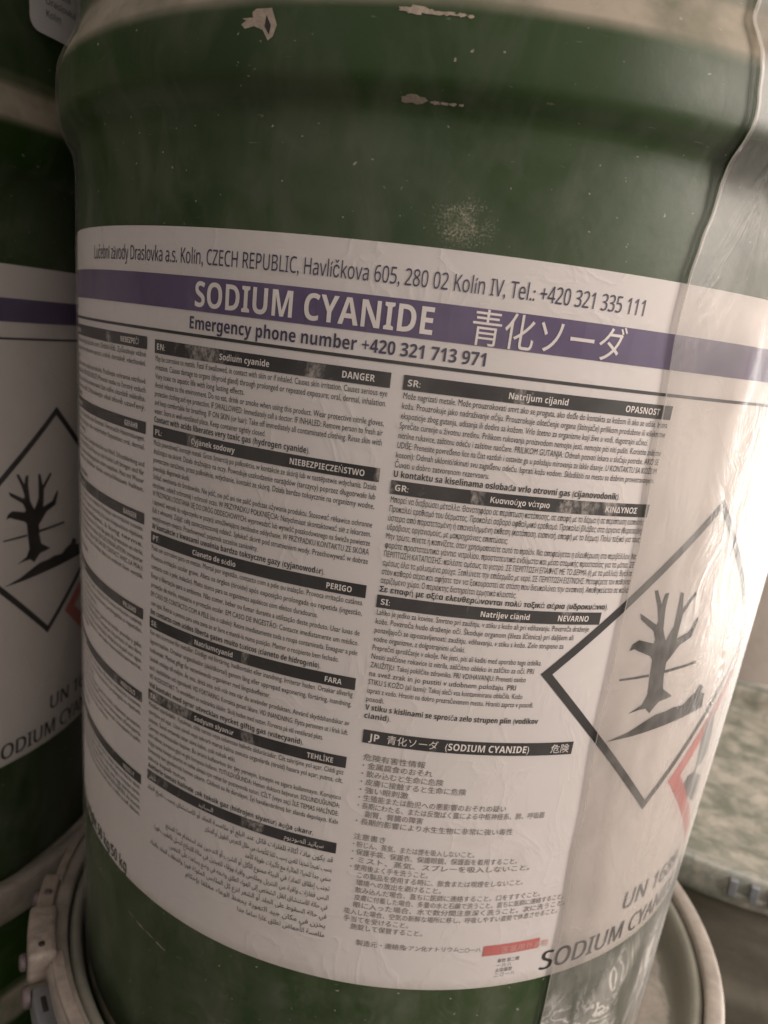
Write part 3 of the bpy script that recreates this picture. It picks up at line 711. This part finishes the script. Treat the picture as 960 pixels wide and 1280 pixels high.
# left column, seen at a grazing angle
C0 = (-84, -35.6)
c0 = [("CZ:", "Kyanid sodný", "NEBEZPEČÍ", -0.0560, ["Může být korozivní pro kovy. Při požití, styku s kůží nebo při vdechování může způsobit smrt. Dráždí kůži. Způsobuje vážné",
       "podráždění očí. Způsobuje poškození orgánů (štítná žláza) při prodloužené nebo opakované expozici; orálně, dermálně, vdechování.", "Vysoce toxický pro vodní organismy, s dlouhodobými účinky.|0.52",
       "Zabraňte uvolnění do životního prostředí. Při používání tohoto výrobku nejezte, nepijte ani nekuřte. Používejte ochranné nitrilové", "rukavice, ochranný oděv a ochranu očí. PŘI POŽITÍ: Okamžitě volejte lékaře. PŘI VDECHNUTÍ: Přeneste osobu na čerstvý vzduch",
       "a ponechte ji v poloze usnadňující dýchání. PŘI STYKU S KŮŽÍ (nebo s vlasy): Veškeré kontaminované části oděvu okamžitě svlékněte.", "Opláchněte kůži vodou. Skladujte na dobře větraném místě. Uchovávejte obal těsně uzavřený.", "*Uvolňuje vysoce toxický plyn při styku s kyselinami.|0.55"]),
      ("DE:", "Natriumcyanid", "GEFAHR", -0.2330, ["Kann gegenüber Metallen korrosiv sein. Lebensgefahr bei Verschlucken, Hautkontakt oder Einatmen. Verursacht Hautreizungen.",
       "Verursacht schwere Augenreizung. Schädigt die Organe (Schilddrüse) bei längerer oder wiederholter Exposition; oral, dermal.", "Sehr giftig für Wasserorganismen, mit langfristiger Wirkung.|0.6",
       "Freisetzung in die Umwelt vermeiden. Bei Gebrauch nicht essen, trinken oder rauchen. Schutzhandschuhe aus Nitril, Schutzkleidung und", "Augenschutz tragen. BEI VERSCHLUCKEN: Sofort Arzt anrufen. BEI EINATMEN: Die Person an die frische Luft bringen und für",
       "ungehinderte Atmung sorgen. BEI BERÜHRUNG MIT DER HAUT: Alle kontaminierten Kleidungsstücke sofort ausziehen. Haut mit Wasser", "abwaschen. An einem gut belüfteten Ort aufbewahren. Behälter dicht verschlossen halten.", "", "*Entwickelt bei Berührung mit Säure sehr giftige Gase.|0.62"]),
      ("FR:", "Cyanure de sodium", "DANGER", -0.4330, ["Peut être corrosif pour les métaux. Mortel en cas d'ingestion, par contact cutané ou par inhalation. Provoque une irritation cutanée.",
       "Provoque une sévère irritation des yeux. Risque avéré d'effets graves pour les organes (thyroïde) à la suite d'expositions répétées.", "Très toxique pour les organismes aquatiques, à long terme.",
       "Éviter le rejet dans l'environnement. Ne pas manger, boire ou fumer en manipulant ce produit. Porter des gants de protection en nitrile,", "des vêtements de protection et des lunettes. EN CAS D'INGESTION: appeler immédiatement un médecin. EN CAS D'INHALATION: transporter",
       "la personne à l'extérieur et la maintenir dans une position où elle peut confortablement respirer. EN CAS DE CONTACT AVEC LA PEAU:", "enlever immédiatement tous les vêtements contaminés. Rincer la peau à l'eau. Stocker dans un endroit bien ventilé.", "", "*Au contact d'un acide, dégage un gaz très toxique.|0.6"]),
      ("ES:", "Cianuro de sodio", "PELIGRO", -0.6570, ["Puede ser corrosivo para los metales. Mortal en caso de ingestión, contacto con la piel o inhalación. Provoca irritación cutánea.",
       "Provoca irritación ocular grave. Provoca daños en los órganos (tiroides) tras exposiciones prolongadas o repetidas.", "Muy tóxico para los organismos acuáticos, con efectos nocivos duraderos.|0.7",
       "Evitar su liberación al medio ambiente. No comer, beber ni fumar durante su utilización. Llevar guantes de nitrilo, prendas y gafas.", "EN CASO DE INGESTIÓN: Llamar inmediatamente a un médico. EN CASO DE INHALACIÓN: Transportar a la persona al aire libre.",
       "EN CASO DE CONTACTO CON LA PIEL: Quitar inmediatamente todas las prendas contaminadas. Aclararse la piel con agua.", "Almacenar en un lugar bien ventilado. Mantener el recipiente cerrado herméticamente.", "*En contacto con ácidos libera gases muy tóxicos.|0.6"]),
      ("IT:", "Cianuro di sodio", "PERICOLO", -0.8650, ["Può essere corrosivo per i metalli. Letale se ingerito, a contatto con la pelle o se inalato. Provoca irritazione cutanea.",
       "Provoca grave irritazione oculare. Provoca danni agli organi (tiroide) in caso di esposizione prolungata o ripetuta.", "Molto tossico per gli organismi acquatici con effetti di lunga durata.|0.66",
       "Non disperdere nell'ambiente. Non mangiare, né bere, né fumare durante l'uso. Indossare guanti di nitrile, indumenti protettivi.", "IN CASO DI INGESTIONE: contattare immediatamente un medico. IN CASO DI INALAZIONE: trasportare l'infortunato all'aria aperta.",
       "IN CASO DI CONTATTO CON LA PELLE: togliersi di dosso immediatamente tutti gli indumenti contaminati. Sciacquare la pelle.", "Conservare in luogo ben ventilato. Tenere il recipiente ben chiuso.|0.8", "", "*A contatto con acidi libera gas molto tossici.|0.6"]),
      ("HU:", "Nátrium-cianid", "VESZÉLY", -1.0830, ["Fémekre korrozív hatású lehet. Lenyelve, bőrrel érintkezve vagy belélegezve halálos. Bőrirritáló hatású. Súlyos szemirritációt okoz.",
       "Ismétlődő vagy hosszabb expozíció esetén károsítja a szerveket (pajzsmirigy). Nagyon mérgező a vízi élővilágra, hosszan tartó.", "Kerülni kell az anyagnak a környezetbe való kijutását. A termék használata közben tilos enni, inni vagy dohányozni.",
       "Védőkesztyű, védőruha és szemvédő használata kötelező. LENYELÉS ESETÉN: Azonnal forduljon orvoshoz. BELÉLEGZÉS ESETÉN: Az érintett", "személyt friss levegőre kell vinni. HA BŐRRE KERÜL: Az összes szennyezett ruhadarabot azonnal le kell venni. A bőrt le kell öblíteni."])]
for code, ti, sg, yt, lines in c0:
    do(*C0, yt, 0.0260, code, ti, sg, lines, yt - 0.042, 0.0185, cap, titlex=0.50)
queue('net', "Netto/by weight 50 kg/50 kg", -39.2 * D2R, -1.3980, 0.034, align='R', bold=0.016, sx=0.72)

# pictograms (arc, z) traced on the label
fishtree = 'sym'
def px(*q): return [(t * D2R, z) for t, z in q]
poly('sym', px((30.51, -0.7194), (32.58, -0.7021), (33.15, -0.6778), (32.66, -0.6288), (32.43, -0.5944), (31.89, -0.5854), (29.89, -0.5718), (29.02, -0.5651), (28.29, -0.5684), (28.58, -0.5537), (29.43, -0.5450), (30.83, -0.5510), (31.99, -0.5564), (32.10, -0.5474), (31.51, -0.5281), (28.97, -0.4982), (28.61, -0.4841), (29.35, -0.4908), (31.69, -0.5132), (31.83, -0.5043), (31.17, -0.4734), (30.06, -0.4356), (30.53, -0.4337), (31.73, -0.4681), (31.93, -0.4432), (32.53, -0.4413), (32.54, -0.4749), (33.04, -0.5243), (34.00, -0.5537), (34.88, -0.5210), (34.83, -0.4903), (34.63, -0.4426), (35.17, -0.4451), (35.78, -0.4825), (37.44, -0.4452), (37.83, -0.4508), (36.09, -0.4947), (36.08, -0.5295), (36.04, -0.5512), (38.19, -0.5401), (39.39, -0.5079), (39.69, -0.5129), (39.10, -0.5550), (36.94, -0.5691), (35.87, -0.5920), (35.15, -0.6062), (35.32, -0.6386), (35.84, -0.6710), (38.14, -0.6955), (36.92, -0.6997), (35.71, -0.7020), (35.03, -0.7139), (34.35, -0.7271), (33.40, -0.7133), (32.14, -0.7141)))
poly('sym', px((27.77, -0.6326), (32.47, -0.6284), (32.52, -0.6352), (27.84, -0.6373)))
poly('sym', px((35.19, -0.6248), (41.64, -0.6191), (41.81, -0.6256), (35.33, -0.6319)))
poly('sym', px((28.05, -0.7820), (31.49, -0.7653), (33.97, -0.7458), (35.75, -0.7344), (37.79, -0.7324), (39.21, -0.7271), (41.34, -0.7302), (42.65, -0.7153), (44.05, -0.7064), (44.59, -0.6879), (45.93, -0.7001), (45.56, -0.7125), (46.98, -0.7221), (47.00, -0.7355), (47.36, -0.7590), (44.79, -0.7615), (42.23, -0.7646), (37.59, -0.7706), (32.18, -0.7784)))
frame('sym', (38.4 * D2R, -0.616), 0.377, 0.376, 0.0180)
flush_text(); emit('sym', "hazard_diamond", [INK, WHITEINK], label, "black diamond with bare tree and dark bank pictogram")
frame('red2', (63.6 * D2R, -0.940), 0.357, 0.345, 0.040)
poly('red2', [(48.9 * D2R, -0.9783), (49.6 * D2R, -0.9602), (52.2 * D2R, -0.9655), (57.0 * D2R, -1.0103), (57.7 * D2R, -1.0572), (56.5 * D2R, -1.0840), (51.1 * D2R, -1.0253)], 1)
stroke('red2', (52.2 * D2R, -0.9721), (52.8 * D2R, -0.9392), 0.012, 1)
poly('red2', [(52.1 * D2R, -0.9462), (51.2 * D2R, -0.8836), (50.8 * D2R, -0.8188), (52.2 * D2R, -0.7908), (53.9 * D2R, -0.8137), (55.4 * D2R, -0.8683), (56.4 * D2R, -0.9353), (54.4 * D2R, -0.9590)], 1)
flush_text(); emit('red2', "hazard_diamond", [RED, GREYINK], label, "red bordered diamond pictogram at the right edge of the label")

queue('ship', "SODIUM CYANIDE", 26.0 * D2R, -1.3840, 0.0520, width=34.2 * D2R, bold=0.004, res=4)
for d_ in (-0.0014, 0.0014):     # a slightly heavier cut
    queue('ship', "SODIUM CYANIDE", 26.0 * D2R + d_, -1.3840, 0.0520, width=34.2 * D2R, res=4)
    queue('ship', "UN 1689", 40.2 * D2R + d_, -1.2900, 0.0520, width=17.2 * D2R, res=4)
queue('ship', "UN 1689", 40.2 * D2R, -1.2900, 0.0520, width=17.2 * D2R, bold=0.004, res=4)
flush_text()
emit('band', "title_band", PURPLE, label)
emit('title', "title_lettering", WHITEINK, label)
emit('addr', "address_line", VIOLET, label)
emit('phone', "phone_line", VIOLET, label)
emit('rule', "ruled_line", INK, label)
emit('code', "print_code", GREYINK, label)
emit('net', "weight_line", INK, label)
emit('ship', "shipping_name", INK, label)

# ---------------------------------------------------------------- paint chips
def blob(cx, cz, rx, rz, n=18, jag=0.35, seed=0, rot=0.0):
    rnd = random.Random(seed); pts = []
    for i in range(n):
        a = 2 * PI * i / n; q = 1 + (rnd.random() - 0.5) * 2 * jag
        x, y = rx * q * math.cos(a), rz * q * math.sin(a)
        pts.append((cx + x * math.cos(rot) - y * math.sin(rot), cz + x * math.sin(rot) + y * math.cos(rot)))
    return pts
def chip(blobs, label_):
    for i, b in enumerate(blobs): poly('chip', blob(*b[:4], seed=b[4], rot=b[5], jag=b[6]), 0, 0.0012)
    emit('chip', "paint_chip", [CHIP, DARK], main, label_)
poly('chip', [(-20.10 * D2R, 0.5000), (-18.50 * D2R, 0.5000), (-17.90 * D2R, 0.4750), (-18.20 * D2R, 0.4580), (-18.70 * D2R, 0.4520), (-19.30 * D2R, 0.4680), (-20.20 * D2R, 0.4740), (-21.20 * D2R, 0.4710), (-21.60 * D2R, 0.4780), (-21.10 * D2R, 0.4830), (-21.50 * D2R, 0.4870), (-20.40 * D2R, 0.4870), (-20.50 * D2R, 0.4950)], 0, 0.0012)
poly('chip', [(-19.00 * D2R, 0.4900), (-18.50 * D2R, 0.4750), (-18.60 * D2R, 0.4600), (-19.10 * D2R, 0.4730)], 1, 0.0018)
chip([], "bare metal chip shaped like a flame on the bead")
chip([(-5.67 * D2R, 0.4990, 0.020, 0.0060, 5, -0.05, 0.35), (-4.09 * D2R, 0.4980, 0.016, 0.0035, 6, -0.05, 0.5), (-2.88 * D2R, 0.4975, 0.012, 0.003, 7, 0, 0.5), (-1.77 * D2R, 0.4970, 0.007, 0.003, 8, 0, 0.3), (-1.02 * D2R, 0.4960, 0.005, 0.0025, 9, 0, 0.3)], "row of worn spots along the top of the bead")
chip([(-5.12 * D2R, 0.3810, 0.021, 0.0050, 10, -0.02, 0.25), (-3.26 * D2R, 0.3790, 0.007, 0.0022, 11, 0, 0.3), (-2.42 * D2R, 0.3790, 0.006, 0.002, 12, 0, 0.3), (-1.67 * D2R, 0.3790, 0.006, 0.002, 13, 0, 0.3), (-0.93 * D2R, 0.3790, 0.004, 0.0016, 14, 0, 0.3)], "row of worn spots along the bottom of the bead")

for i, (t_, z_, a_, b_) in enumerate([(-37.9, -1.512, 0.015, 0.0010), (-35.4, -1.517, 0.020, 0.0017), (-33.0, -1.520, 0.022, 0.0013), (-30.6, -1.526, 0.018, 0.0024)]):
    poly('chip', blob(t_ * D2R, z_, a_, b_, 14, 0.5, 40 + i, -0.10), 0, 0.0010)
chip([], "long faint scuff below the label")

# ---------------------------------------------------------------- stretch film
fz = []
z = -1.97
while z < 0.30: fz.append(z); z += 0.045
z = 0.30
while z < 0.70: fz.append(z); z += 0.02
fz += [0.74, 0.82, 0.90, 0.98]
film = from_bm("stretch_film", sheet(-PI, PI, 0, 0, 200, 0, OFF_FILM, None, fz), FILM, main)
film["label"] = "thin clear inner layer of stretch film"
EDGE_TAB = [(-2.0, 28.6), (-1.51, 28.0), (-1.30, 27.7), (-1.0, 26.8), (-0.73, 25.9), (-0.35, 25.7), (-0.1, 24.7), (0.10, 23.9), (0.17, 24.0), (0.23, 24.4), (0.29, 25.0), (0.34, 25.0), (0.37, 24.9),
            (0.40, 25.1), (0.43, 25.2), (0.48, 24.8), (0.52, 24.5), (0.55, 24.3), (0.58, 24.2), (0.61, 24.7), (0.66, 25.0), (0.8, 25.2), (1.0, 25.4)]
def edge_t(z): return lerp_tab(EDGE_TAB, z) * D2R
def film_fn(t, z, s):
    e = edge_t(z)
    t2 = e + (200 * D2R - e) * s
    lift = 0.002 * max(0, 1 - s * 40)
    rip = 0.005 * max(0, noise.noise(Vector((t2 * 9, z * 1.6, 3)))) + 0.002 * noise.noise(Vector((t2 * 20, z * 4, 8)))
    return t2, z, OFF_FILM2 + lift + max(0, rip)
zz2 = []
z = -1.97
while z < 0.98: zz2.append(z); z += 0.02
outer = from_bm("stretch_film", sheet(0, 1, 0, 0, 220, 0, OFF_FILM2, film_fn, zz2), FILM2, main)
outer["label"] = "creased outer layer of stretch film ending in a wavy vertical edge"
# rolled edge of the outer film
bm = bmesh.new(); prev = None
for z in [-1.97 + 0.01 * i for i in range(296)]:
    t = edge_t(z)
    cur = []
    wd = 0.0026 * (0.35 + 0.25 * noise.noise(Vector((z * 6, 0, 1))) + 0.75 * min(1, max(0, (z - 0.05) / 0.2)))
    for kx, ko in ((-1, 0), (-0.5, 0.8), (0.5, 1.0), (1.4, 0.1)):
        cur.append(bm.verts.new(P3(t + kx * wd * 1.25, z, OFF_FILM2 + 0.001 + ko * wd * 0.5)))
    if prev:
        for i in range(3): bm.faces.new((prev[i], prev[i + 1], cur[i + 1], cur[i]))
    prev = cur
from_bm("film_edge", bm, EDGE, outer)

# ------------------------------------------------------------------ copies
def children(o): return [c for c in col.objects if c.parent == o]
def copy_tree(o, parent, skip=()):
    c = o.copy(); col.objects.link(c); c.parent = parent
    for chd in children(o):
        if chd.name.split('.')[0] not in skip: copy_tree(chd, c, skip)
    return c
def override(o, m):
    for sl in o.material_slots: sl.link = 'OBJECT'; sl.material = m
def copy_drum(label_, loc, rot, want, sz=1.0):
    root = main.copy(); col.objects.link(root)
    root.location = (loc[0] * S, loc[1] * S, (loc[2] + Z0) * S); root.rotation_euler = rot; root.scale = (1, 1, sz)
    root["label"] = label_; root["category"] = "drum"; root["group"] = GROUP
    got = {}
    for n, o in want: got.setdefault(n, []).append(copy_tree(o, root))
    return root, got
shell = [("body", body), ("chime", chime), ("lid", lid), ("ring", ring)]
# second drum of the upper layer, at the left
root, got = copy_drum("dark green drum at the left, its label showing only the dead tree diamond", (-2.100, 0.140, -2.098), (0, -0.02, 38.1 * D2R), shell + [("label", label), ("film", film)])
TG = (30.6 * D2R, 62 * D2R, 0.755, 0.94)
rc = 0.03; pts = []
for cx_, cz_, s0 in ((TG[0] + rc, TG[2] + rc, 180), (TG[1] - rc, TG[2] + rc, 270), (TG[1] - rc, TG[3] - rc, 0), (TG[0] + rc, TG[3] - rc, 90)):
    for a_ in range(0, 91, 15): pts.append((cx_ + rc * math.cos((s0 + a_) * D2R), cz_ + rc * math.sin((s0 + a_) * D2R)))
poly('tag', pts, 0, 0.012)
for i, t_ in enumerate(["Kolín", "Draslovka", "Lučební"]): queue('tag', t_, TG[0] + 0.05, 0.800 + i * 0.030, 0.016, mi=1, off=0.0135)
flush_text(); emit('tag', "small_label", [PAPER, GREYINK], root, "small white label with rounded corners above the bead")
# drums of the lower layer
root, got = copy_drum("drum under the front drum, beige clamp ring with a lever latch", (0.075, -0.055, -4.93), (0, 0, 0), shell)
override(got["lid"][0], LIDDUST); make_latch(root)
root, got = copy_drum("drum under the dark drum at the left, only its beige ring showing", (-2.15, 0.25, -4.93), (0, 0, 1.1), shell, 0.9675)
root, got = copy_drum("drum at the right with pale powder over its green lid", (1.79, 1.33, -4.93), (0, 0, 0), shell, 0.9935)
override(got["lid"][0], LIDGREEN); override(got["ring"][0], RINGGREEN); override(got["body"][0], BODYDUST)
for t0 in (-20.8, -16.9, -13.2):
    b = bmesh.new(); arc_box(b, t0, t0 + 1.6, 1.098, 1.128, 1.010, 1.082, 3); rounded(b, 0.006)
    from_bm("clasp_lug", b, STEEL, root)
b = bmesh.new(); arc_box(b, -21.5, -9.0, 1.098, 1.112, 1.000, 1.022, 6); rounded(b, 0.004)
from_bm("clasp_plate", b, RINGGREEN, root)
# back row, right
root, got = copy_drum("pale dusty drum standing behind the powdery lid at the right", (2.62, 3.42, -2.0), (0, 0, 2.0), shell)
override(got["body"][0], PALE); override(got["chime"][0], LIDDUST)
root, got = copy_drum("drum in the back row carrying the pale dusty drum", (2.62, 3.42, -4.93), (0, 0, 1.0), shell, 0.944)
override(got["lid"][0], LIDDUST)

# ------------------------------------------------------------------ floor
bm = bmesh.new()
n = 24
vs = [[bm.verts.new(((i / n - 0.5) * 6, (j / n - 0.5) * 6, 0)) for i in range(n + 1)] for j in range(n + 1)]
for j in range(n):
    for i in range(n): bm.faces.new((vs[j][i], vs[j][i + 1], vs[j + 1][i + 1], vs[j + 1][i]))
fl = from_bm("floor", bm, FLOOR); fl["kind"] = "structure"
